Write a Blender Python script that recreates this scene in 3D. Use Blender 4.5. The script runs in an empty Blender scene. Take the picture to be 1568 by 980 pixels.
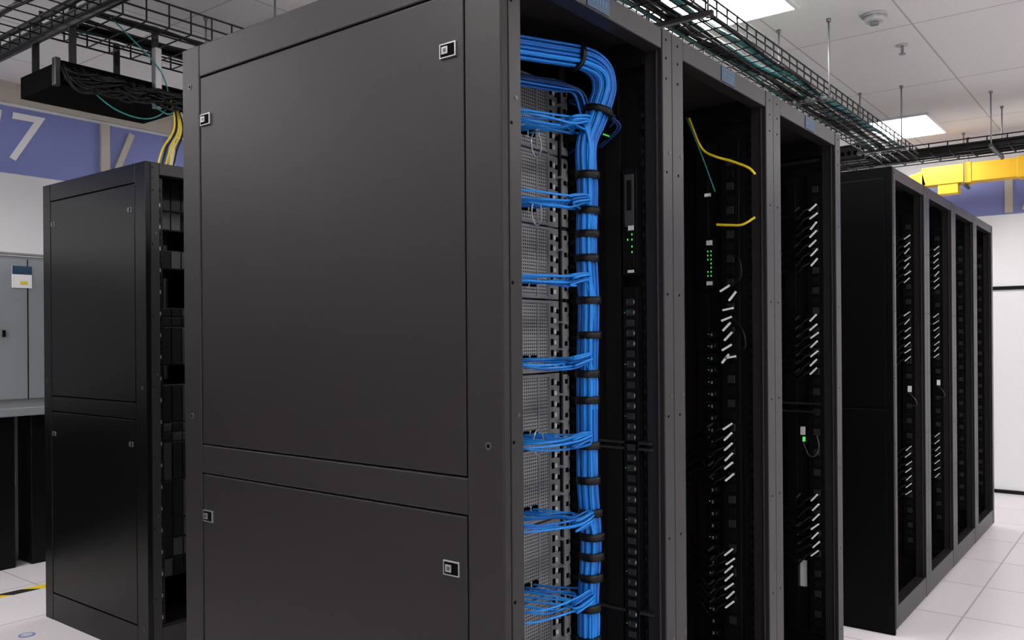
import bpy, bmesh, math, random
from mathutils import Vector, Matrix
random.seed(7)
D2R = math.pi/180
scene = bpy.context.scene
try:
    scene.view_settings.view_transform = 'Standard'
    scene.view_settings.look = 'None'
except Exception:
    pass

# ------------------------------------------------------------------ materials
def nn(nt, t, **kw):
    n = nt.nodes.new(t)
    for k, v in kw.items():
        setattr(n, k, v)
    return n

def mat(name, col, rough=0.5, metal=0.0, var=0.0, nscale=8.0, bump=0.0, bscale=200.0, emit=None, es=1.0, spec=0.5):
    m = bpy.data.materials.new(name)
    m.use_nodes = True
    nt = m.node_tree
    b = nt.nodes['Principled BSDF']
    b.inputs['Roughness'].default_value = rough
    b.inputs['Metallic'].default_value = metal
    b.inputs['Specular IOR Level'].default_value = spec
    tc = nn(nt, 'ShaderNodeTexCoord')
    noi = nn(nt, 'ShaderNodeTexNoise')
    noi.inputs['Scale'].default_value = nscale
    noi.inputs['Detail'].default_value = 4
    nt.links.new(tc.outputs['Object'], noi.inputs['Vector'])
    mix = nn(nt, 'ShaderNodeMix', data_type='RGBA')
    c = list(col)
    mix.inputs[6].default_value = [max(0, x*(1-var)) for x in c]+[1]
    mix.inputs[7].default_value = [min(1, x*(1+var)) for x in c]+[1]
    nt.links.new(noi.outputs['Fac'], mix.inputs[0])
    nt.links.new(mix.outputs[2], b.inputs['Base Color'])
    if bump > 0:
        n2 = nn(nt, 'ShaderNodeTexNoise')
        n2.inputs['Scale'].default_value = bscale
        n2.inputs['Detail'].default_value = 2
        nt.links.new(tc.outputs['Object'], n2.inputs['Vector'])
        bp = nn(nt, 'ShaderNodeBump')
        bp.inputs['Strength'].default_value = bump
        bp.inputs['Distance'].default_value = 0.001
        nt.links.new(n2.outputs['Fac'], bp.inputs['Height'])
        nt.links.new(bp.outputs['Normal'], b.inputs['Normal'])
    if emit:
        b.inputs['Emission Color'].default_value = list(emit)+[1]
        b.inputs['Emission Strength'].default_value = es
    return m

def grid_mat(name, c1, c2, line, pw, ph, ms, rough=0.5, axes='xy', off=(0, 0), spec=0.5, bump=0.0):
    m = bpy.data.materials.new(name)
    m.use_nodes = True
    nt = m.node_tree
    b = nt.nodes['Principled BSDF']
    b.inputs['Roughness'].default_value = rough
    b.inputs['Specular IOR Level'].default_value = spec
    tc = nn(nt, 'ShaderNodeTexCoord')
    sep = nn(nt, 'ShaderNodeSeparateXYZ')
    nt.links.new(tc.outputs['Object'], sep.inputs[0])
    com = nn(nt, 'ShaderNodeCombineXYZ')
    ax = {'x': 0, 'y': 1, 'z': 2}
    for i in range(2):
        ad = nn(nt, 'ShaderNodeMath', operation='ADD')
        ad.inputs[1].default_value = off[i]
        nt.links.new(sep.outputs[ax[axes[i]]], ad.inputs[0])
        nt.links.new(ad.outputs[0], com.inputs[i])
    br = nn(nt, 'ShaderNodeTexBrick')
    br.offset = 0.0
    br.squash = 1.0
    br.inputs['Scale'].default_value = 1.0
    br.inputs['Mortar Size'].default_value = ms
    br.inputs['Mortar Smooth'].default_value = 0.0
    br.inputs['Brick Width'].default_value = pw
    br.inputs['Row Height'].default_value = ph
    br.inputs['Color1'].default_value = list(c1)+[1]
    br.inputs['Color2'].default_value = list(c2)+[1]
    br.inputs['Mortar'].default_value = list(line)+[1]
    nt.links.new(com.outputs[0], br.inputs['Vector'])
    noi = nn(nt, 'ShaderNodeTexNoise')
    noi.inputs['Scale'].default_value = 60
    nt.links.new(tc.outputs['Object'], noi.inputs['Vector'])
    mr = nn(nt, 'ShaderNodeMapRange')
    mr.inputs[3].default_value = 0.93
    mr.inputs[4].default_value = 1.05
    nt.links.new(noi.outputs['Fac'], mr.inputs[0])
    vm = nn(nt, 'ShaderNodeVectorMath', operation='SCALE')
    nt.links.new(br.outputs['Color'], vm.inputs[0])
    nt.links.new(mr.outputs[0], vm.inputs['Scale'])
    nt.links.new(vm.outputs[0], b.inputs['Base Color'])
    return m

M = {}
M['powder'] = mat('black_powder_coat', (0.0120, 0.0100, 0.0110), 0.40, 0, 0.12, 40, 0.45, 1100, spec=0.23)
M['powder2'] = mat('black_powder_coat_door', (0.0112, 0.0092, 0.0102), 0.38, 0, 0.12, 40, 0.45, 1100, spec=0.22)
M['shade_powder'] = mat('shaded_gloss_powder_coat', (0.0028, 0.0028, 0.0030), 0.22, 0, 0.10, 40, 0.12, 1400, spec=0.16)  # glossy coat; the left row's weaker light is put into its darker colour
M['farshade_powder'] = mat('shaded_side_panel', (0.0020, 0.0019, 0.0021), 0.45, 0, 0.10, 40, 0.12, 1400, spec=0.08)  # shade on the far row's end is painted in as a darker coat
M['frame'] = mat('black_steel_frame', (0.016, 0.0145, 0.016), 0.36, 0.1, 0.08, 30, 0.2, 900, spec=0.25)
M['inner'] = mat('black_interior', (0.0018, 0.0018, 0.002), 0.6, 0, 0.1, spec=0.15)
M['gloss'] = mat('black_plastic', (0.003, 0.003, 0.0033), 0.35, 0, 0.1, spec=0.18)
M['seam'] = mat('gap_black', (0.001, 0.001, 0.001), 0.9, spec=0.05)
M['chrome'] = mat('latch_steel', (0.40, 0.40, 0.41), 0.3, 0.9, 0.05)
M['silver'] = mat('galvanised_ear', (0.36, 0.38, 0.40), 0.42, 0.4, 0.2, 30)
M['chassis'] = mat('chassis_grey', (0.20, 0.21, 0.22), 0.45, 0.2, 0.12, 30)
M['mesh'] = grid_mat('perforated_bezel', (0.012, 0.012, 0.012), (0.018, 0.018, 0.018), (0.38, 0.39, 0.40), 0.0085, 0.0085, 0.0018, 0.4, 'xz')
M['blue'] = mat('blue_cable', (0.004, 0.115, 0.46), 0.38, 0, 0.25, 14, spec=0.35)
M['blue2'] = mat('blue_cable_light', (0.008, 0.20, 0.64), 0.38, 0, 0.2, 14, spec=0.35)
M['dkblue'] = mat('dark_blue_cable', (0.006, 0.03, 0.11), 0.4, 0, 0.25, 14, spec=0.25)
M['yellow'] = mat('yellow_cable', (0.85, 0.66, 0.02), 0.4, 0, 0.1)
M['teal'] = mat('teal_cable', (0.02, 0.20, 0.20), 0.4, 0, 0.1)
M['cblack'] = mat('black_cable', (0.003, 0.003, 0.0035), 0.45, 0, 0.1, spec=0.25)
M['white'] = mat('white_plug', (0.85, 0.86, 0.88), 0.35, 0, 0.03)
M['paint'] = mat('white_paint', (0.80, 0.80, 0.82), 0.5, 0, 0.03)
M['label'] = mat('paper_label', (0.55, 0.55, 0.56), 0.6, 0, 0.04, 300)
M['bluelabel'] = mat('blue_label', (0.008, 0.04, 0.10), 0.5, 0, 0.3, 300)
M['labtext'] = mat('label_print', (0.03, 0.10, 0.17), 0.5, 0, 0.1, 300)
M['green'] = mat('green_led', (0.03, 0.4, 0.03), 0.4, emit=(0.12, 0.9, 0.15), es=0.6)
M['wire'] = mat('tray_wire_black', (0.005, 0.005, 0.006), 0.4, 0.1, 0.1, spec=0.3)
M['zinc'] = mat('zinc_rod', (0.30, 0.30, 0.31), 0.45, 0.6, 0.1)
M['bolt'] = mat('frame_bolt', (0.05, 0.05, 0.052), 0.4, 0.3, 0.1)
M['dimgrey'] = mat('device_faceplate', (0.022, 0.022, 0.024), 0.4, 0.3, 0.2, 40)
M['wall'] = mat('painted_wall', (0.82, 0.82, 0.84), 0.7, 0, 0.02, 2, 0.1, 300)
M['band'] = mat('periwinkle_paint', (0.20, 0.23, 0.52), 0.6, 0, 0.05, 3)
M['beige'] = mat('beige_paint', (0.50, 0.46, 0.40), 0.6, 0, 0.05, 3)
M['cab'] = mat('grey_cabinet_paint', (0.24, 0.255, 0.275), 0.45, 0, 0.05, 6)
M['duct'] = mat('yellow_duct', (0.78, 0.45, 0.01), 0.4, 0, 0.06, 6)
M['lamp'] = mat('lamp_diffuser', (0.9, 0.9, 0.9), 0.5, emit=(1.0, 0.985, 0.96), es=26)
M['floor'] = grid_mat('raised_floor_tile', (0.77, 0.725, 0.755), (0.73, 0.685, 0.72), (0.40, 0.36, 0.38), 0.6, 0.6, 0.004, 0.33, 'xy', (20.1, 20.22))
M['ceil'] = grid_mat('ceiling_tile', (0.81, 0.80, 0.78), (0.78, 0.77, 0.76), (0.50, 0.49, 0.48), 1.2, 0.6, 0.005, 0.8, 'xy', (24.0, 24.15))

def hazard():
    m = bpy.data.materials.new('hazard_tape'); m.use_nodes = True
    nt = m.node_tree; b = nt.nodes['Principled BSDF']
    tc = nn(nt, 'ShaderNodeTexCoord'); w = nn(nt, 'ShaderNodeTexWave')
    w.bands_direction = 'DIAGONAL'; w.inputs['Scale'].default_value = 2.2
    r = nn(nt, 'ShaderNodeValToRGB'); r.color_ramp.interpolation = 'CONSTANT'
    r.color_ramp.elements[0].color = (0.02, 0.02, 0.02, 1)
    r.color_ramp.elements[1].color = (0.85, 0.6, 0.03, 1); r.color_ramp.elements[1].position = 0.5
    nt.links.new(tc.outputs['Object'], w.inputs['Vector']); nt.links.new(w.outputs['Fac'], r.inputs[0])
    nt.links.new(r.outputs[0], b.inputs['Base Color'])
    return m
M['hazard'] = hazard()

# ------------------------------------------------------------------ mesh builder
class MB:
    def __init__(self, name, parent=None, bevel=0.0, loc=(0, 0, 0)):
        self.name = name; self.parent = parent; self.bevel = bevel; self.loc = loc
        self.v = []; self.f = []; self.mi = []; self.mats = []; self.sm = []
    def _m(self, k):
        if k not in self.mats: self.mats.append(k)
        return self.mats.index(k)
    def box(self, x0, x1, y0, y1, z0, z1, m, rot=None):
        c = Vector(((x0+x1)/2, (y0+y1)/2, (z0+z1)/2))
        n = len(self.v)
        for x in (x0, x1):
            for y in (y0, y1):
                for z in (z0, z1):
                    p = Vector((x, y, z))
                    if rot is not None: p = rot @ (p-c) + c
                    self.v.append(tuple(p))
        k = self._m(m)
        for q in ((0, 1, 3, 2), (4, 6, 7, 5), (0, 4, 5, 1), (2, 3, 7, 6), (0, 2, 6, 4), (1, 5, 7, 3)):
            self.f.append([n+i for i in q]); self.mi.append(k); self.sm.append(False)
    def cyl(self, p0, p1, r, m, seg=12, r2=None, smooth=True):
        p0 = Vector(p0); p1 = Vector(p1); d = (p1-p0).normalized()
        up = Vector((0, 0, 1)) if abs(d.z) < .9 else Vector((1, 0, 0))
        a = d.cross(up).normalized(); b = d.cross(a)
        if r2 is None: r2 = r
        n = len(self.v); k = self._m(m)
        for P, R in ((p0, r), (p1, r2)):
            for i in range(seg):
                t = 2*math.pi*i/seg
                self.v.append(tuple(P+a*R*math.cos(t)+b*R*math.sin(t)))
        for i in range(seg):
            j = (i+1) % seg
            self.f.append([n+i, n+j, n+seg+j, n+seg+i]); self.mi.append(k); self.sm.append(smooth)
        self.f.append([n+i for i in range(seg)][::-1]); self.mi.append(k); self.sm.append(False)
        self.f.append([n+seg+i for i in range(seg)]); self.mi.append(k); self.sm.append(False)
    def extrude(self, prof, axis, a0, a1, m):
        n = len(self.v); k = self._m(m); L = len(prof)
        for a in (a0, a1):
            for (o, z) in prof:
                self.v.append((a, o, z) if axis == 'x' else (o, a, z))
        for i in range(L):
            j = (i+1) % L
            self.f.append([n+i, n+j, n+L+j, n+L+i]); self.mi.append(k); self.sm.append(False)
        self.f.append([n+i for i in range(L)][::-1]); self.mi.append(k); self.sm.append(False)
        self.f.append([n+L+i for i in range(L)]); self.mi.append(k); self.sm.append(False)
    def done(self):
        me = bpy.data.meshes.new(self.name)
        me.from_pydata(self.v, [], self.f)
        for k in self.mats: me.materials.append(M[k])
        for p, i, s in zip(me.polygons, self.mi, self.sm):
            p.material_index = i; p.use_smooth = s
        bm = bmesh.new(); bm.from_mesh(me)
        bmesh.ops.recalc_face_normals(bm, faces=bm.faces)
        bm.to_mesh(me); bm.free()
        o = bpy.data.objects.new(self.name, me)
        scene.collection.objects.link(o)
        o.location = self.loc
        if self.parent: o.parent = self.parent
        if self.bevel > 0:
            bv = o.modifiers.new('bevel', 'BEVEL'); bv.width = self.bevel; bv.segments = 2
            bv.limit_method = 'ANGLE'
        return o

def empty(name, loc=(0, 0, 0)):
    e = bpy.data.objects.new(name, None); e.location = loc
    e.empty_display_size = 0.1
    scene.collection.objects.link(e); return e

def cat(pts, n=8):
    P = [Vector(p) for p in pts]
    P = [P[0]*2-P[1]]+P+[P[-1]*2-P[-2]]
    out = []
    for i in range(1, len(P)-2):
        p0, p1, p2, p3 = P[i-1:i+3]
        for s in range(n):
            t = s/n
            out.append(0.5*((2*p1)+(p2-p0)*t+(2*p0-5*p1+4*p2-p3)*t*t+(3*p1-p0-3*p2+p3)*t**3))
    out.append(P[-2]); return out

def tubes(name, parent, paths, r, m, res=2):
    cu = bpy.data.curves.new(name, 'CURVE'); cu.dimensions = '3D'
    cu.bevel_depth = r; cu.bevel_resolution = res; cu.use_fill_caps = True
    for i, p in enumerate(paths):
        s = cu.splines.new('POLY'); s.points.add(len(p)-1)
        for q, w in zip(s.points, p): q.co = (w[0], w[1], w[2], 1)
        s.use_smooth = True
    ms = m if isinstance(m, (list, tuple)) else [m]
    for k in ms: cu.materials.append(M[k])
    if len(ms) > 1:
        for i, s in enumerate(cu.splines): s.material_index = random.randrange(len(ms))
    o = bpy.data.objects.new(name, cu); scene.collection.objects.link(o)
    if parent: o.parent = parent
    return o

# ------------------------------------------------------------------ room
H_C = 2.97
X0, X1, Y0, Y1 = -4.0, 8.2, -3.5, 5.75
b = MB('floor'); b.box(X0, X1, Y0, Y1, -0.1, 0, 'floor'); b.done()
b = MB('ceiling'); b.box(X0, X1, Y0, Y1, H_C, H_C+0.1, 'ceil'); b.done()
b = MB('wall_left'); b.box(X0-.1, X1+.1, Y1, Y1+.1, -0.1, H_C+.1, 'wall'); wl = b.done()
b = MB('wall_far'); b.box(X1, X1+.1, Y0, Y1, -0.1, H_C+.1, 'wall'); wf = b.done()
b = MB('wall_right'); b.box(X0-.1, X1+.1, Y0-.1, Y0, -0.1, H_C+.1, 'wall'); b.done()
b = MB('wall_rear'); b.box(X0-.1, X0, Y0, Y1, -0.1, H_C+.1, 'wall'); b.done()
b = MB('trim_1'); b.box(X1-.012, X1, Y0, Y1, 1.715, 1.745, 'cblack'); b.done()
b = MB('baseboard_far'); b.box(X1-.015, X1, Y0, Y1, 0, 0.03, 'cblack'); b.done()
b = MB('painted_band', wl)
b.box(X0, X1-.02, Y1-.006, Y1, 2.40, 2.82, 'band')
b.done()
b = MB('painted_band', wf)
b.box(X1-.006, X1, Y0, Y1-.02, 2.35, 2.66, 'band'); b.done()
b = MB('wall_crown', wl)
b.box(X0, X1-.02, Y1-.02, Y1, 2.84, H_C, 'beige'); b.done()

def text(name, body, loc, size, rot, m, parent=None, shear=0.0, ext=0.002):
    cu = bpy.data.curves.new(name, 'FONT'); cu.body = body; cu.size = size; cu.extrude = ext; cu.shear = shear
    cu.space_character = 0.80
    cu.materials.append(M[m])
    o = bpy.data.objects.new(name, cu); scene.collection.objects.link(o)
    o.location = loc; o.rotation_euler = rot
    if parent: o.parent = parent
    return o
text('wall_number', '17', (2.07, Y1-.010, 2.485), 0.44, (math.pi/2, 0, 0), 'paint', wl, 0.15)
b = MB('wall_brace', wl)
b.box(2.86, 2.92, Y1-.03, Y1-.005, 2.41, 2.82, 'beige')
rz = Matrix.Rotation(22*D2R, 3, 'Y')
b.box(2.99, 3.03, Y1-.025, Y1-.008, 2.42, 2.80, 'beige', rz)
b.box(3.36, 3.40, Y1-.03, Y1-.005, 2.41, 2.82, 'paint')
b.done()
b = MB('wall_brace', wf)
b.box(X1-.03, X1-.005, 1.02, 1.08, 2.36, 2.75, 'beige')
b.box(X1-.03, X1-.005, .85, .89, 2.36, 2.75, 'beige', Matrix.Rotation(20*D2R, 3, 'X'))
b.done()

# ------------------------------------------------------------------ ceiling lights
def panel(cx, cy, lx, ly):
    e = empty('ceiling_light', (cx, cy, H_C))
    b = MB('housing', e)
    t = .02
    b.box(-lx/2-t, lx/2+t, -ly/2-t, -ly/2, -.015, 0, 'paint'); b.box(-lx/2-t, lx/2+t, ly/2, ly/2+t, -.015, 0, 'paint')
    b.box(-lx/2-t, -lx/2, -ly/2, ly/2, -.015, 0, 'paint'); b.box(lx/2, lx/2+t, -ly/2, ly/2, -.015, 0, 'paint')
    b.done()
    b = MB('diffuser', e); b.box(-lx/2, lx/2, -ly/2, ly/2, -.010, -.002, 'lamp'); b.done()
panel(3.6, 1.76, 1.15, .62)
panel(7.15, 1.62, .70, .44)
panel(0.2, 1.62, 1.15, .55)  # this and the following fixtures are out of view, added to light the room
for x in (-2.4, 0.9, 4.2, 6.8):
    panel(x, -1.2, 1.15, .55)
panel(-2.6, 1.9, 1.15, .55)
panel(-2.2, 4.7, 1.15, .55)
panel(0.2, 4.3, 1.15, .55)
panel(5.0, 4.6, 1.15, .55)

b = MB('smoke_detector', None, 0.0, (4.54, 1.17, H_C))
b.cyl((0, 0, -.012), (0, 0, 0), .062, 'label', 28)
b.cyl((0, 0, -.038), (0, 0, -.012), .042, 'label', 28, .055)
b.cyl((0, 0, -.052), (0, 0, -.038), .022, 'cab', 20)
b.done()
b = MB('fire_sprinkler', None, 0, (5.11, 1.17, H_C))
b.cyl((0, 0, -.006), (0, 0, 0), .032, 'label', 20)
b.cyl((0, 0, -.05), (0, 0, -.006), .008, 'zinc', 10)
b.cyl((0, 0, -.054), (0, 0, -.05), .018, 'zinc', 14)
b.done()

# ------------------------------------------------------------------ racks
W, DP, H = 0.685, 1.06, 2.10
PW = 0.062
def latch(b, x, y, z, big=1.0):
    w, h = .021*big, .0145*big
    b.box(x-.003, x+.002, y-w, y+w, z-h, z+h, 'chrome')
    b.box(x-.0035, x, y-w*.86, y+w*.86, z-h*.82, z+h*.82, 'seam')
    b.box(x-.006, x, y-w*.10, y+w*.62, z-h*.50, z+h*.50, 'chrome')
    b.box(x-.0065, x, y+w*.02, y+w*.40, z-h*.25, z+h*.25, 'bolt')

def end_panel(e, D=DP, ms=('powder', 'powder2'), doors=True):
    A, B = ms
    if not doors:
        b = MB('side_panel', e, 0.003)
        b.box(0, .022, 0, D, 0.0, H, A)
        b.box(-.004, .001, .03, D-.03, .14, 1.01, B); b.box(-.004, .001, .03, D-.03, 1.02, 2.05, B)
        b.done(); return
    b = MB('side_frame', e, 0.003)
    b.box(0, .022, 0, .088, 0.0, H, A)
    b.box(0, .022, D-.077, D, 0.0, H, A)
    b.box(0.0008, .022, .088, D-.077, 2.018, H, A)
    b.box(0.0008, .022, .088, D-.077, 1.0075, 1.0785, A)
    b.box(0.0008, .022, .088, D-.077, 0.0, .131, A)
    b.done()
    b = MB('side_doors', e, 0.003)
    b.box(0.001, .018, .0915, D-.0805, 1.0815, 2.0145, B)
    b.box(0.001, .018, .0915, D-.0805, .1345, 1.0045, B)
    b.done()
    b = MB('side_backing', e); b.box(.0185, .024, .02, D-.02, .02, H-.02, 'seam'); b.done()
    b = MB('latches', e, 0.0006)
    bg = 1.0 if A == 'powder' else .7
    for z in (1.905, .900):
        latch(b, 0.0, .130, z, bg); latch(b, 0.0, D-.105, z, bg)
    for (y, z) in ((.036, 1.144), (D-.035, 1.15), (.036, .12), (D-.035, 2.0)):
        b.cyl((-.0012, y, z), (.001, y, z), .0075, 'bolt', 16)
        b.cyl((-.0016, y, z), (.001, y, z), .004, 'seam', 12)
    b.done()

def rack(ax, ay, flip=False, endp=False, kind='dark', D=DP, right_panel=False, pr=PW, simple=False):
    e = empty('server_rack', (ax, ay, 0))
    b = MB('frame', e, 0.0025)
    xl = .024 if endp else 0.0
    for x0, x1 in ((xl if not endp else .0235, PW), (W-pr+.002, W)):
        b.box(x0, x1, 0.0, .05, 0.02, H, 'frame')
        b.box(x0, x1, D-.05, D-.0, 0.02, H, 'frame')
    b.box(PW, W-pr, .001, .045, H-.052, H-.001, 'frame')
    b.box(PW, W-pr, D-.045, D-.001, H-.052, H-.001, 'frame')
    b.box(PW, W-pr, .001, .05, .02, .12, 'frame')
    b.box(PW, W-pr, D-.05, D-.001, .02, .12, 'frame')
    b.box(xl+.001, W-.001, .052, D-.052, H-.02, H-.002, 'powder')
    b.box(xl+.001, W-.001, .052, D-.052, .03, .06, 'inner')
    b.box(xl+.004, xl+.05 if not endp else PW, .05, D-.05, .02, .10, 'inner')
    b.box(W-.055, W-.004, .05, D-.05, .02, .10, 'inner')
    b.box(W-.055, W-.004, .05, D-.05, H-.08, H-.02, 'inner')
    b.box(PW-.0, PW+.006, .012, .018, .12, H-.052, 'frame')
    b.box(W-pr-.004, W-pr+.002, .012, .018, .12, H-.052, 'frame')
    b.done()
    b = MB('feet', e)
    for x in (.05, W-.05):
        for y in (.05, D-.05):
            b.cyl((x, y, 0), (x, y, .022), .022, 'zinc', 14)
    b.done()
    b = MB('frame_holes', e)
    for x in (.031, W-.031):
        for z in [.25+i*.30 for i in range(6)]+[1.98, 2.03, 2.075]:
            b.cyl((x, -.0006, z), (x, .002, z), .0035, 'seam', 10)
    for x in (PW*.5, W-PW*.5):
        for z in [.6, 1.2, 1.8]:
            b.cyl((x+.015, -.0012, z), (x+.015, .002, z), .0045, 'bolt', 10)
    b.done()
    b = MB('side_walls', e)
    b.box(W-.03, W-.022, .05, D-.05, .06, H-.02, 'inner')
    if not endp: b.box(.004, .010, .05, D-.05, .06, H-.02, 'inner')
    if right_panel: b.box(W-.012, W-.002, .052, D-.052, .10, H-.02, 'powder2')
    b.box(.07, W-.07, D-.02, D-.01, .12, H-.052, 'inner')
    b.done()
    if simple: return e
    b = MB('mounting_rails', e)
    for x0, x1 in ((.072, .098), (W-.098, W-.072)):
        b.box(x0, x1, .27, .274, .12, H-.03, 'dimgrey')
        for i in range(126):
            z = .14+i*.0148
            xm = (x0+x1)/2
            b.box(xm-.0045, xm+.0045, .2685, .2702, z-.0045, z+.0045, 'seam')
    for i in range(62):
        z = .16+i*.0300
        b.box(W-.036, W-.030, .060, .068, z-.005, z+.005, 'frame')
    b.box(W-.034, W-.030, .056, .074, .14, 2.03, 'gloss')
    b.done()
    return e

def gear(e, kind, seed):
    rnd = random.Random(seed)
    b = MB('servers', e, 0.0012)
    z = .16
    while z < 1.95:
        u = rnd.choice([1, 1, 2, 2, 4])
        h = u*.0445
        if rnd.random() < .82:
            b.box(.10, W-.10, .278, .90, z+.001, z+h-.001, 'gloss')
            b.box(.075, .10, .268, .275, z+.002, z+h-.002, 'dimgrey')
            b.box(W-.10, W-.075, .268, .275, z+.002, z+h-.002, 'dimgrey')
            for k in range(8):
                x = .12+k*.052
                b.box(x, x+.046, .274, .279, z+.006, z+h-.006, 'inner' if rnd.random() < .6 else 'dimgrey')
            if rnd.random() < .35:
                for k in range(3):
                    b.box(W-.14+k*.008, W-.138+k*.008, .272, .275, z+.010, z+.012, 'green')
        z += h
    b.done()

def pdu(e, groups, yc, silver=True, seed=1, L=.036, T=.0028):
    rnd = random.Random(seed)
    b = MB('power_strip', e, 0.001)
    b.box(W-.062, W-.034, yc-.03, yc+.03, .22, 1.96, 'gloss')
    for i in range(44):
        z = .26+i*.038
        b.box(W-.0635, W-.061, yc-.012, yc+.012, z-.012, z+.012, 'dimgrey' if i % 2 else 'inner')
    b.box(W-.058, W-.034, yc+.075, yc+.115, .22, 1.96, 'gloss')
    b.done()
    b = MB('plugs', e)
    paths = []
    for (z0, z1, n) in groups:
        for i in range(n):
            z = z0+(z1-z0)*i/(n-1)+rnd.uniform(-.003, .003)
            dy = rnd.uniform(-.003, .003)
            a = (42+rnd.uniform(-8, 8))*D2R
            R = Matrix.Rotation(-a, 3, 'X')
            b.box(W-.082, W-.062, yc-.010+dy, yc+.010+dy, z-.008, z+.008, 'gloss')
            if silver:
                b.box(W-.089, W-.083, yc-L/2+dy, yc+L/2+dy, z-T, z+T, 'white', R)
                b.box(W-.080, W-.074, yc+.050+dy, yc+.074+dy, z-.003, z+.003, 'bolt', R)
            b.box(W-.078, W-.062, yc+.040, yc+.062, z-.009, z+.009, 'gloss')
            paths.append(cat([(W-.080, yc+.012, z), (W-.088, yc+.035, z-.012), (W-.080, yc+.07, z-.03-rnd.random()*.02), (W-.06, yc+.11, z-.02), (W-.05, yc+.16, z-.05)], 5))
    b.done()
    if paths: tubes('power_cords', e, paths, .0032, 'cblack')

NX, NY = 1.23, 0.972
r1 = rack(NX, NY, endp=True, pr=.052)
end_panel(r1)
r2 = rack(NX+W+.0, NY)
r3 = rack(NX+2*W, NY, right_panel=True)
gear(r2, 'dark', 3); gear(r3, 'dark', 5)

for r in (r1, r2, r3):
    b = MB('rack_label', r)
    b.box(W/2-.045, W/2+.045, -.001, .001, H-.047, H-.008, 'bluelabel')
    b.box(W/2-.043, W/2+.043, -.0014, 0, H-.013, H-.011, 'labtext')
    for k in range(6):
        b.box(W/2-.034+k*.012, W/2-.027+k*.012, -.0014, 0, H-.034, H-.020, 'labtext')
    b.done()

# ---- rack 1 contents: ten 4U chassis
b = MB('blade_chassis', r1)
h = .1865
for k in range(10):
    zt = 2.0-k*h; zb = zt-h+.004
    b.box(.105, W-.095, .30, .93, zb, zt, 'chassis')
    b.box(.085, .54, .279, .30, zb+.004, zt-.004, 'mesh')
    b.box(.085, .54, .274, .282, zt-.008, zt-.001, 'silver')
    b.box(.085, .54, .274, .282, zb, zb+.006, 'silver')
    b.box(.535, .541, .272, .30, zb, zt, 'silver')
    b.box(.49, .494, .276, .28, zb+.004, zt-.004, 'silver')
    b.box(.085, .535, .277, .280, (zb+zt)/2-.0015, (zb+zt)/2+.0015, 'silver')
    b.box(.541, .590, .280, .30, zb, zt, 'silver')
    for j in range(6):
        zz = zb+.012+j*.028
        b.box(.546, .562, .278, .282, zz, zz+.016, 'seam')
        b.box(.567, .573, .277, .282, zz+.002, zz+.012, 'white')
        if j % 2: b.box(.5765, .586, .278, .282, zz-.002, zz+.009, 'seam')
    b.box(.590, .618, .268, .272, zb+.002, zt-.004, 'silver')
    for j in range(4):
        zz = zb+.022+j*.044
        b.box(.598, .610, .2672, .2690, zz, zz+.012, 'seam')
    b.box(.575, .592, .262, .280, zb+.055, zb+.06, 'silver')
    b.box(.575, .592, .262, .280, zb+.125, zb+.13, 'silver')
    for j in range(9):
        b.box(.20+j*.033, .217+j*.033, .272, .28, zb+.028, zb+.044, 'seam')
b.done()
b = MB('cable_manager', r1, 0.001)
b.box(.628, .640, .12, .27, .13, 2.03, 'inner')
for i in range(60):
    z = .16+i*.031
    b.box(.606, .640, .255, .262, z, z+.010, 'gloss')
    b.box(.606, .612, .225, .262, z, z+.010, 'gloss')
b.done()

# ---- blue bundle
cx, cy = 1.725-NX, 1.105-NY
def trunk(z):
    wob = .004*math.sin(z*9)+.003*math.sin(z*23+1)
    return (cx+wob, cy+.003*math.sin(z*13), z)
strands = []
Ntr = 46
offs = []
while len(offs) < Ntr:
    a, r = random.uniform(0, 6.283), .024*math.sqrt(random.random())
    offs.append((r*math.cos(a), r*math.sin(a)))
for i, (ox, oy) in enumerate(offs):
    pts = []
    ph = random.uniform(0, 6.28)
    for z in [.16, .30, .44, .58, .72, .86, 1.0, 1.14, 1.28, 1.42, 1.56, 1.70, 1.80]:
        c = trunk(z)
        w = .0022
        pts.append((c[0]+ox+w*math.sin(z*7+ph), c[1]+oy+w*math.cos(z*6+ph), z))
    path = [(.512, .122, 1.86, 90), (.528, .110, 1.915, 84), (.536, .106, 1.950, 95), (.522, .106, 1.984, 130), (.485, .112, 2.002, 165), (.43, .125, 2.006, 180), (.34, .145, 1.998, 186), (.24, .165, 1.988, 186), (.13, .18, 1.975, 184)]
    s = 1.18
    for (x, y, z, ang) in path:
        t = ang*D2R
        nx, nz = math.sin(t), -math.cos(t)
        pts.append((x+nx*ox*s, y+oy*s, min(2.042, z+nz*ox*s)))
    strands.append(cat(pts, 6))
tubes('blue_cable_bundle', r1, strands, .0032, ['blue', 'blue2', 'blue'], 2)
ps = []
for i in range(14):
    a, r = random.uniform(0, 6.283), .014*math.sqrt(random.random())
    ox, oy = r*math.cos(a), r*math.sin(a)
    ps.append(cat([(.505+ox, .135+oy, 1.87), (.50+ox, .155+oy, 1.935), (.46, .18+oy, 1.950+ox), (.38, .20+oy, 1.946+ox), (.25, .23+oy, 1.94+ox)], 6))
tubes('blue_cable_group', r1, ps, .003, ['blue', 'dkblue'], 2)
paths = []
zs = [2.0-(k+1)*h+.040 for k in range(10)]
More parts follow.
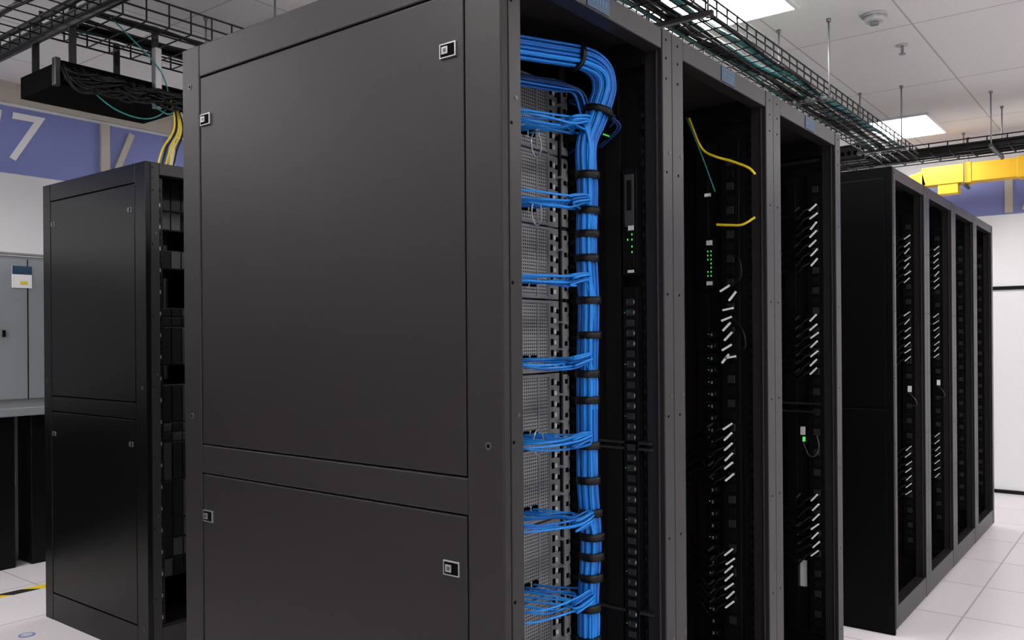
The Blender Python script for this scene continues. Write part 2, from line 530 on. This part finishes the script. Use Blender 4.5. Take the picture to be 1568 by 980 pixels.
for k, z in enumerate(zs):
    for j in range(11):
        px = .20+(j % 9)*.033 if j < 9 else .41+.02*(j-9)
        s = random.uniform(-1, 1)
        y1 = .150+random.uniform(-.03, .025)
        t = trunk(z)
        lift = random.uniform(-.013, .013)
        paths.append(cat([(px, .275, z), (px+.01, .225, z+.0), (px+.06, y1, z-.006+lift),
                          (.40+s*.008, .118+s*.018, z+lift*1.1-.006), (.455, .110+s*.016, z+.006+lift*.8),
                          (t[0]-.014+s*.010, t[1]-.018+abs(s)*.006, z-.002+lift*.5), (t[0]-.002+s*.014, t[1]-.020, z-.045), (t[0]+s*.014, t[1]-.018, z-.12)], 7))
tubes('patch_cables', r1, paths, .0027, ['blue2', 'blue2', 'blue'], 2)
b = MB('cable_straps', r1)
for y in (268, 322, 358, 395, 460, 513, 572, 612, 682, 735, 785, 822, 852, 884, 930, 980, 1040, 1100, 1160, 1200):
    z = 1.348+(515-y)*.001562
    if z < .18: continue
    c = trunk(z)
    b.cyl((c[0], c[1]-.003, z-.009), (c[0], c[1]-.003, z+.009), .0295, 'cblack', 20)
b.cyl((.518, .114, 1.882), (.521, .112, 1.896), .036, 'cblack', 20)
b.cyl((.43, .125, 2.005), (.441, .123, 2.005), .035, 'cblack', 20)
b.done()
rings = []
for z in (1.80, 1.64, 1.10):
    rings.append([(.385+.02*math.cos(t*.3142*1), .20, z+.03*math.sin(t*.3142)) for t in range(21)])
tubes('wire_rings', r1, rings, .002, 'chrome')

# ---- rack 1 wall-mounted unit and ports
b = MB('wall_pdu', r1, 0.0008)
b.box(W-.066, W-.034, .065, .105, 1.50, 1.765, 'gloss')
b.box(W-.068, W-.066, .072, .098, 1.62, 1.75, 'bolt')
b.box(W-.0695, W-.068, .078, .092, 1.66, 1.735, 'inner')
b.box(W-.068, W-.066, .072, .098, 1.52, 1.61, 'inner')
for z in (1.60, 1.587, 1.57, 1.556):
    b.box(W-.0695, W-.068, .076, .079, z-.0025, z+.0025, 'green')
b.box(W-.0695, W-.068, .088, .091, 1.585, 1.59, 'green')
b.box(W-.0695, W-.068, .072, .090, 1.505, 1.512, 'label')
b.box(W-.0695, W-.068, .072, .088, 1.61, 1.622, 'label')
b.box(W-.066, W-.034, .065, .105, .20, 1.47, 'gloss')
for i in range(48):
    z = .22+i*.0258
    b.box(W-.068, W-.066, .074, .096, z-.008, z+.008, 'dimgrey')
    if i % 3 != 0:
        b.box(W-.0695, W-.067, .072, .075, z-.004, z+.004, 'zinc')
        b.box(W-.0695, W-.067, .090, .094, z-.002, z+.005, 'bolt')
    if i % 5 == 1: b.box(W-.0690, W-.067, .099, .1005, z-.001, z+.001, 'green')
b.box(W-.06, W-.034, .115, .16, .2, 1.9, 'gloss')
for z in (1.08, 1.065, .66): b.box(W-.066, W-.034, .03, .26, z, z+.006, 'dimgrey')
b.done()
b = MB('top_switch', r1, 0.001)
b.box(.57, .625, .14, .25, 1.845, 1.885, 'gloss')
for k in range(5):
    b.box(.585+k*.008, .590+k*.008, .1385, .1400, 1.850, 1.854, 'green')
b.done()
dk = []
for i in range(14):
    y = .12+i*.008; z = 1.90+random.uniform(-.035, .03)
    dk.append(cat([(.52, .16, z), (.58, y+.02, z+.02), (.612, y-.015, z-.01), (.625, y+.05, z-.05)], 6))
tubes('dark_blue_patch', r1, dk, .0032, 'dkblue')

# ---- rack 2
pdu(r2, [(1.06, .907, 6), (.67, .506, 7)], .118, True, 2)
b = MB('status_unit', r2)
b.box(W-.080, W-.055, .165, .20, 1.50, 1.66, 'gloss')
b.box(W-.0815, W-.080, .17, .19, 1.635, 1.65, 'label')
b.box(W-.0815, W-.080, .17, .19, 1.508, 1.52, 'label')
for i in range(7):
    b.box(W-.0815, W-.080, .173, .176, 1.535+i*.013, 1.540+i*.013, 'green')
    if i not in (2, 3): b.box(W-.0815, W-.080, .184, .187, 1.535+i*.013, 1.540+i*.013, 'green')
for i in range(30):
    z = .25+i*.038
    b.box(W-.072, W-.060, .160, .195, z-.012, z+.012, 'gloss')
    b.box(W-.0735, W-.072, .176, .181, z-.006, z+.003, 'zinc')
    if i % 2 == 0: b.box(W-.0735, W-.072, .165, .169, z-.003, z+.006, 'bolt')
    if i % 3 == 0 or i > 22: b.box(W-.0735, W-.072, .188, .190, z-.001, z+.001, 'green')
b.box(W-.082, W-.078, .175, .195, 1.79, 1.80, 'white')
for z, yy, a in ((1.495, .125, 30), (1.43, .115, 10), (1.40, .12, 20), (1.375, .12, 45), (1.345, .115, 45), (1.31, .12, 30), (1.28, .108, 10), (1.47, .10, 50), (1.275, .125, 50)):
    b.box(W-.092, W-.087, yy-.018, yy+.018, z-.003, z+.003, 'white', Matrix.Rotation(-a*D2R, 3, 'X'))
    b.box(W-.086, W-.062, yy-.010, yy+.010, z-.008, z+.008, 'gloss')
b.done()
tubes('yellow_cables', r2, [
    cat([(.59, .240, 2.045), (.59, .198, 1.945), (.585, .15, 1.910), (.59, .10, 1.89), (.58, .04, 1.86), (.585, .02, 1.838)], 8),
    cat([(.59, .148, 1.696), (.585, .10, 1.690), (.58, .06, 1.688), (.58, .02, 1.706)], 8)], .0038, 'yellow')
tubes('teal_cable', r2, [cat([(.59, .25, 2.05), (.588, .20, 1.93), (.59, .153, 1.80)], 8)], .0022, 'teal')
tubes('loop_cords', r2, [cat([(.60, .11, 1.50), (.59, .07, 1.53), (.59, .075, 1.58), (.6, .10, 1.60)], 8),
                         cat([(.60, .11, 1.29), (.59, .06, 1.31), (.59, .065, 1.36), (.6, .10, 1.40)], 8)], .003, 'cblack')

# ---- rack 3 and generic groups
GR = [(1.825, 1.62, 7), (1.41, 1.21, 7), (.737, .529, 7)]
pdu(r3, GR, .075, True, 3)
b = MB('wall_label', r3)
b.box(W-.034, W-.030, .125, .180, .385, .485, 'label')
b.box(W-.075, W-.06, .118, .132, .970, 1.0, 'label'); b.box(W-.076, W-.06, .118, .124, .945, .962, 'green')
b.box(W-.075, W-.034, .06, .26, 1.055, 1.062, 'frame'); b.box(W-.075, W-.034, .06, .26, 1.085, 1.092, 'frame')
b.box(W-.075, W-.034, .06, .26, 2.00, 2.006, 'frame')
b.done()
tubes('loop_cords', r3, [cat([(.62, .128, .95), (.60, .10, .90), (.60, .075, .895), (.6, .06, .93), (.61, .07, .97)], 8)], .0025, 'bolt')

# ---- far row (4 racks)
FX = 4.04
GRF = [(1.84, 1.62, 7), (1.45, 1.22, 7), (.77, .54, 7)]
for i in range(4):
    r = rack(FX+i*W, NY, endp=(i == 0), right_panel=(i == 3))
    if i == 0: end_panel(r, DP, ('farshade_powder', 'farshade_powder'), False)
    gear(r, 'dark', 20+i)
    pdu(r, GRF if i < 2 else [(1.8, 1.6, 3), (.8, .6, 3)], .075, i < 2, 30+i, .036, .0022)
    if i < 2:
        b = MB('side_plug', r)
        b.box(W-.095, W-.085, .058, .074, 1.055, 1.085, 'white')
        b.done()
        tubes('loop_cord', r, [cat([(.60, .07, 1.05), (.585, .04, 1.02), (.59, .035, .99), (.6, .08, .985)], 6)], .003, 'bolt')

# ---- left row (aisle side)
LX, LY = 1.88, 3.39
for i in range(3):
    r = rack(LX+i*W, LY, endp=(i == 0), D=.95, right_panel=(i == 2))
    if i == 0: end_panel(r, .95, ('shade_powder', 'shade_powder'))
    gear(r, 'dark', 50+i)
    pdu(r, GRF, .075, False, 60+i)
    b = MB('hole_strip', r)
    b.box(PW+.002, PW+.03, .03, .034, .13, 2.04, 'gloss')
    for k in range(60):
        b.box(PW+.010, PW+.020, .0285, .031, .15+k*.031, .165+k*.031, 'zinc' if k % 3 == 0 else 'seam')
    b.done()
for i in range(4):  # unseen extra racks, added as dark shapes for the end panels to reflect
    r = rack(-2.45+i*W, LY, endp=(i == 0), D=.95, right_panel=(i == 3), simple=True)
    if i == 0: end_panel(r, .95, ('shade_powder', 'shade_powder'))
    gear(r, 'dark', 80+i)

# ------------------------------------------------------------------ overhead basket trays
def tray(e, axis, a0, a1, c0, c1, z, hgt=.06, step=.10, r=.0028, nl=5, name='basket'):
    def P(a, c, zz): return (a, c, zz) if axis == 'x' else (c, a, zz)
    paths = []
    for i in range(nl):
        c = c0+(c1-c0)*i/(nl-1)
        paths.append([P(a0, c, z), P(a1, c, z)])
    for c in (c0, c1):
        paths.append([P(a0, c, z+hgt), P(a1, c, z+hgt)]); paths.append([P(a0, c, z+hgt*.5), P(a1, c, z+hgt*.5)])
    n = int((a1-a0)/step)
    for i in range(n+1):
        a = a0+i*step
        paths.append([P(a, c0, z+hgt+.004), P(a, c0, z), P(a, c1, z), P(a, c1, z+hgt+.004)])
    tubes(name, e, paths, r, 'wire', 1)
def hangers(e, pts, z, beam_axis, half):
    b = MB('hanger_rods', e)
    for (x, y) in pts:
        ends = [(x, y-half), (x, y+half)] if beam_axis == 'y' else [(x-half, y), (x+half, y)]
        for (px, py) in ends:
            b.cyl((px, py, z-.03), (px, py, H_C), .005, 'zinc', 8)
            b.cyl((px, py, H_C-.015), (px, py, H_C), .012, 'zinc', 10)
            b.cyl((px, py, z-.030), (px, py, z-.022), .010, 'zinc', 6)
        if beam_axis == 'y': b.box(x-.011, x+.011, y-half-.02, y+half+.02, z-.022, z-.005, 'bolt')
        else: b.box(x-half-.02, x+half+.02, y-.011, y+.011, z-.022, z-.005, 'bolt')
    b.done()
def lay(e, axis, a0, a1, c0, c1, z, n, m, r=.004, name='tray_cables'):
    ps = []
    for i in range(n):
        pts = []
        a = a0
        while a < a1+.01:
            c = random.uniform(c0, c1) if a == a0 else c+random.uniform(-.02, .02)
            c = min(max(c, c0), c1)
            zz = z+.008+random.random()*.02
            pts.append((a, c, zz) if axis == 'x' else (c, a, zz)); a += .3
        ps.append(cat(pts, 4))
    tubes(name, e, ps, r, m)

e = empty('cable_tray', (0, 0, 0))
tray(e, 'x', 1.3, 6.45, 1.38, 1.62, 2.58, .065, .10, .0042)
hangers(e, [(1.8, 1.5), (3.0, 1.5), (4.45, 1.5), (5.95, 1.5)], 2.58, 'y', .13)
lay(e, 'x', 1.4, 6.4, 1.41, 1.59, 2.58, 11, ['cblack', 'teal', 'cblack', 'cblack', 'cblack'], .008)
lay(e, 'x', 1.4, 6.4, 1.50, 1.58, 2.60, 1, 'yellow', .004, 'yellow_fiber')
e = empty('cable_tray', (0, 0, 0))
tray(e, 'y', -.6, 3.2, 6.5, 6.9, 2.62, .06, .12, .0045)
hangers(e, [(6.7, .93), (6.7, 2.1)], 2.62, 'x', .24)
lay(e, 'y', -.5, 3.0, 6.53, 6.87, 2.625, 16, 'cblack', .011)
b = MB('splice_box', e, .003)
b.box(6.5, 6.8, 1.75, 2.05, 2.632, 2.75, 'gloss'); b.box(6.49, 6.5, 1.78, 2.02, 2.65, 2.73, 'frame')
for k in range(5): b.box(6.484, 6.49, 1.80+k*.045, 1.825+k*.045, 2.67, 2.70, 'seam')
b.done()

e = empty('cable_tray', (0, 0, 0))
tray(e, 'x', 1.64, 5.6, 3.30, 3.80, 2.65, .10, .10, .0042, 6)
hangers(e, [(2.45, 3.55), (4.0, 3.55), (5.3, 3.55)], 2.65, 'y', .28)
lay(e, 'x', 1.7, 5.4, 3.4, 3.7, 2.65, 9, ['cblack', 'teal', 'cblack', 'cblack'], .008)
b = MB('patch_enclosure', e, .003)
b.box(1.56, 2.10, 3.46, 3.80, 2.36, 2.45, 'seam')
b.box(1.54, 2.12, 3.45, 3.46, 2.355, 2.455, 'seam')
for k in range(12): b.box(1.575+k*.044, 1.605+k*.044, 3.440, 3.451, 2.375+.0, 2.43, 'inner')
for k in range(12): b.box(1.580+k*.044, 1.600+k*.044, 3.432, 3.441, 2.39, 2.412, 'gloss')
b.box(1.54, 1.562, 3.44, 3.47, 2.35, 2.46, 'dimgrey'); b.box(2.098, 2.12, 3.44, 3.47, 2.35, 2.46, 'dimgrey')
for x in (1.60, 1.95):
    b.box(x, x+.03, 3.452, 3.462, 2.40, 2.70, 'frame'); b.box(x, x+.03, 3.78, 3.79, 2.40, 2.70, 'frame')
b.box(1.945, 1.975, 3.42, 3.45, 2.34, 2.60, 'zinc')
b.done()
ps = []
for i in range(70):
    x = random.uniform(1.56, 2.06)
    lo = random.random()
    ps.append(cat([(x, 3.44, 2.38+random.random()*.06), (x+.02, 3.39+random.random()*.03, 2.345+lo*.06), (x+.06, 3.395, 2.325+lo*.08), (min(2.08, x+.12), 3.41, 2.35+lo*.07), (min(2.1, x+.16), 3.45, 2.41)], 5))
tubes('enclosure_cords', e, ps, .0045, 'cblack')
tubes('enclosure_teal', e, [cat([(1.64, 3.43, 2.38), (1.76, 3.40, 2.29), (1.9, 3.40, 2.28), (2.0, 3.42, 2.36), (1.97, 3.42, 2.5), (1.8, 3.4, 2.62), (1.74, 3.4, 2.66)], 8),
                            cat([(1.9, 3.41, 2.36), (2.0, 3.40, 2.32), (2.08, 3.42, 2.44)], 8)], .003, 'teal')
yd = [cat([(1.98+i*.012, 3.44, 2.42), (2.02+i*.010, 3.42+.006*i, 2.37), (2.035+i*.011, 3.43, 2.27), (1.995+i*.016, 3.45, 2.18), (1.975+i*.018, 3.46, 2.101)], 8) for i in range(5)]
tubes('yellow_drop', e, [yd[0], yd[2], yd[3]], .0042, 'yellow')
tubes('black_drop', e, [yd[1], yd[4]], .004, 'cblack')

e = empty('cable_tray', (0, 0, 0))
tray(e, 'y', 2.3, 5.2, 1.22, 1.60, 2.62, .06, .10, .0042)
b = MB('side_rails', e, .002)
b.box(1.60, 1.615, 2.3, 5.2, 2.595, 2.66, 'wire'); b.box(1.205, 1.22, 2.3, 5.2, 2.595, 2.66, 'wire')
b.done()
lay(e, 'y', 2.4, 5.1, 1.3, 1.55, 2.62, 6, ['cblack'], .009)
hangers(e, [(1.41, 2.5), (1.41, 4.9)], 2.62, 'x', .24)

# ------------------------------------------------------------------ yellow fibre duct by the far wall
e = empty('fiber_raceway', (0, 0, 0))
b = MB('duct', e, .004)
t = .006
prof = [(7.70, 2.73), (7.70, 2.58), (7.84, 2.58), (7.84, 2.73), (7.84-t, 2.73), (7.84-t, 2.58+t), (7.70+t, 2.58+t), (7.70+t, 2.73)]
b.extrude(prof, 'y', .1, 1.62, 'duct')
for y in (.4, .9, 1.28):
    b.box(7.692, 7.848, y-.03, y+.03, 2.572, 2.738, 'duct')
b.box(7.71, 7.83, 1.35, 1.50, 2.50, 2.60, 'duct')
b.box(7.70, 7.84, 1.60, 1.72, 2.57, 2.69, 'duct', Matrix.Rotation(-15*D2R, 3, 'X'))
b.done()
hangers(e, [(7.77, .5), (7.77, 1.3)], 2.57, 'x', .10)

# ------------------------------------------------------------------ electrical cabinet + black panels by the left wall
e = empty('electrical_cabinet', (0, 0, 0))
b = MB('body', e, .006)
b.box(-.3, 2.9, 5.40, 5.70, .94, 1.85, 'cab')  # body and stand extended left out of view to darken the end panel's reflection
b.box(-.3, 2.9, 5.385, 5.40, 1.00, 1.83, 'cab')
b.box(-.31, 2.91, 5.38, 5.70, .90, .95, 'cab')
b.done()
b = MB('fittings', e, .001)
for x in (.3, .95, 1.6, 2.24):
    b.box(x, x+.006, 5.383, 5.386, 1.0, 1.83, 'seam')
b.box(2.10, 2.115, 5.37, 5.385, 1.37, 1.41, 'gloss')
b.box(2.155, 2.265, 5.379, 5.385, 1.66, 1.79, 'white')
b.box(2.155, 2.265, 5.377, 5.380, 1.74, 1.79, 'bluelabel')
b.box(2.20, 2.24, 5.377, 5.380, 1.68, 1.70, 'hazard')
b.cyl((2.0, 5.39, 1.86), (2.4, 5.39, 1.86), .008, 'zinc', 10)
b.done()
b = MB('stand', e, .004)
b.box(-.25, 2.18, 5.42, 5.70, 0, .90, 'gloss'); b.box(2.27, 2.85, 5.42, 5.70, 0, .90, 'gloss')
b.box(2.18, 2.27, 5.60, 5.70, 0, .90, 'cab')
b.box(2.195, 2.255, 5.594, 5.601, .46, .54, 'label')
b.done()

# ------------------------------------------------------------------ floor markings
b = MB('hazard_floor_tape'); b.box(-1.5, 3.4, 4.85, 4.92, 0, .002, 'hazard'); b.done()
b = MB('floor_sticker', None, 0, (1.71, 4.14, 0)); b.cyl((0, 0, 0), (0, 0, .002), .035, 'band', 24); b.cyl((0, 0, .002), (0, 0, .003), .024, 'label', 24); b.done()

# ------------------------------------------------------------------ world + camera
w = bpy.data.worlds.new('World'); scene.world = w; w.use_nodes = True
w.node_tree.nodes['Background'].inputs[0].default_value = (.7, .75, .8, 1)
w.node_tree.nodes['Background'].inputs[1].default_value = .3

cam = bpy.data.cameras.new('camera'); co = bpy.data.objects.new('camera', cam); scene.collection.objects.link(co)
cam.sensor_width = 36; cam.lens = 1300/1568*36; cam.shift_y = 26/1568
cam.clip_start = .05
th = 37.7*D2R
R = Matrix.Rotation(th-math.pi/2, 4, 'Z') @ Matrix.Rotation(math.pi/2, 4, 'X') @ Matrix.Rotation(-.42*D2R, 4, 'Z')
co.matrix_world = Matrix.Translation((0, 0, 1.348)) @ R
scene.camera = co
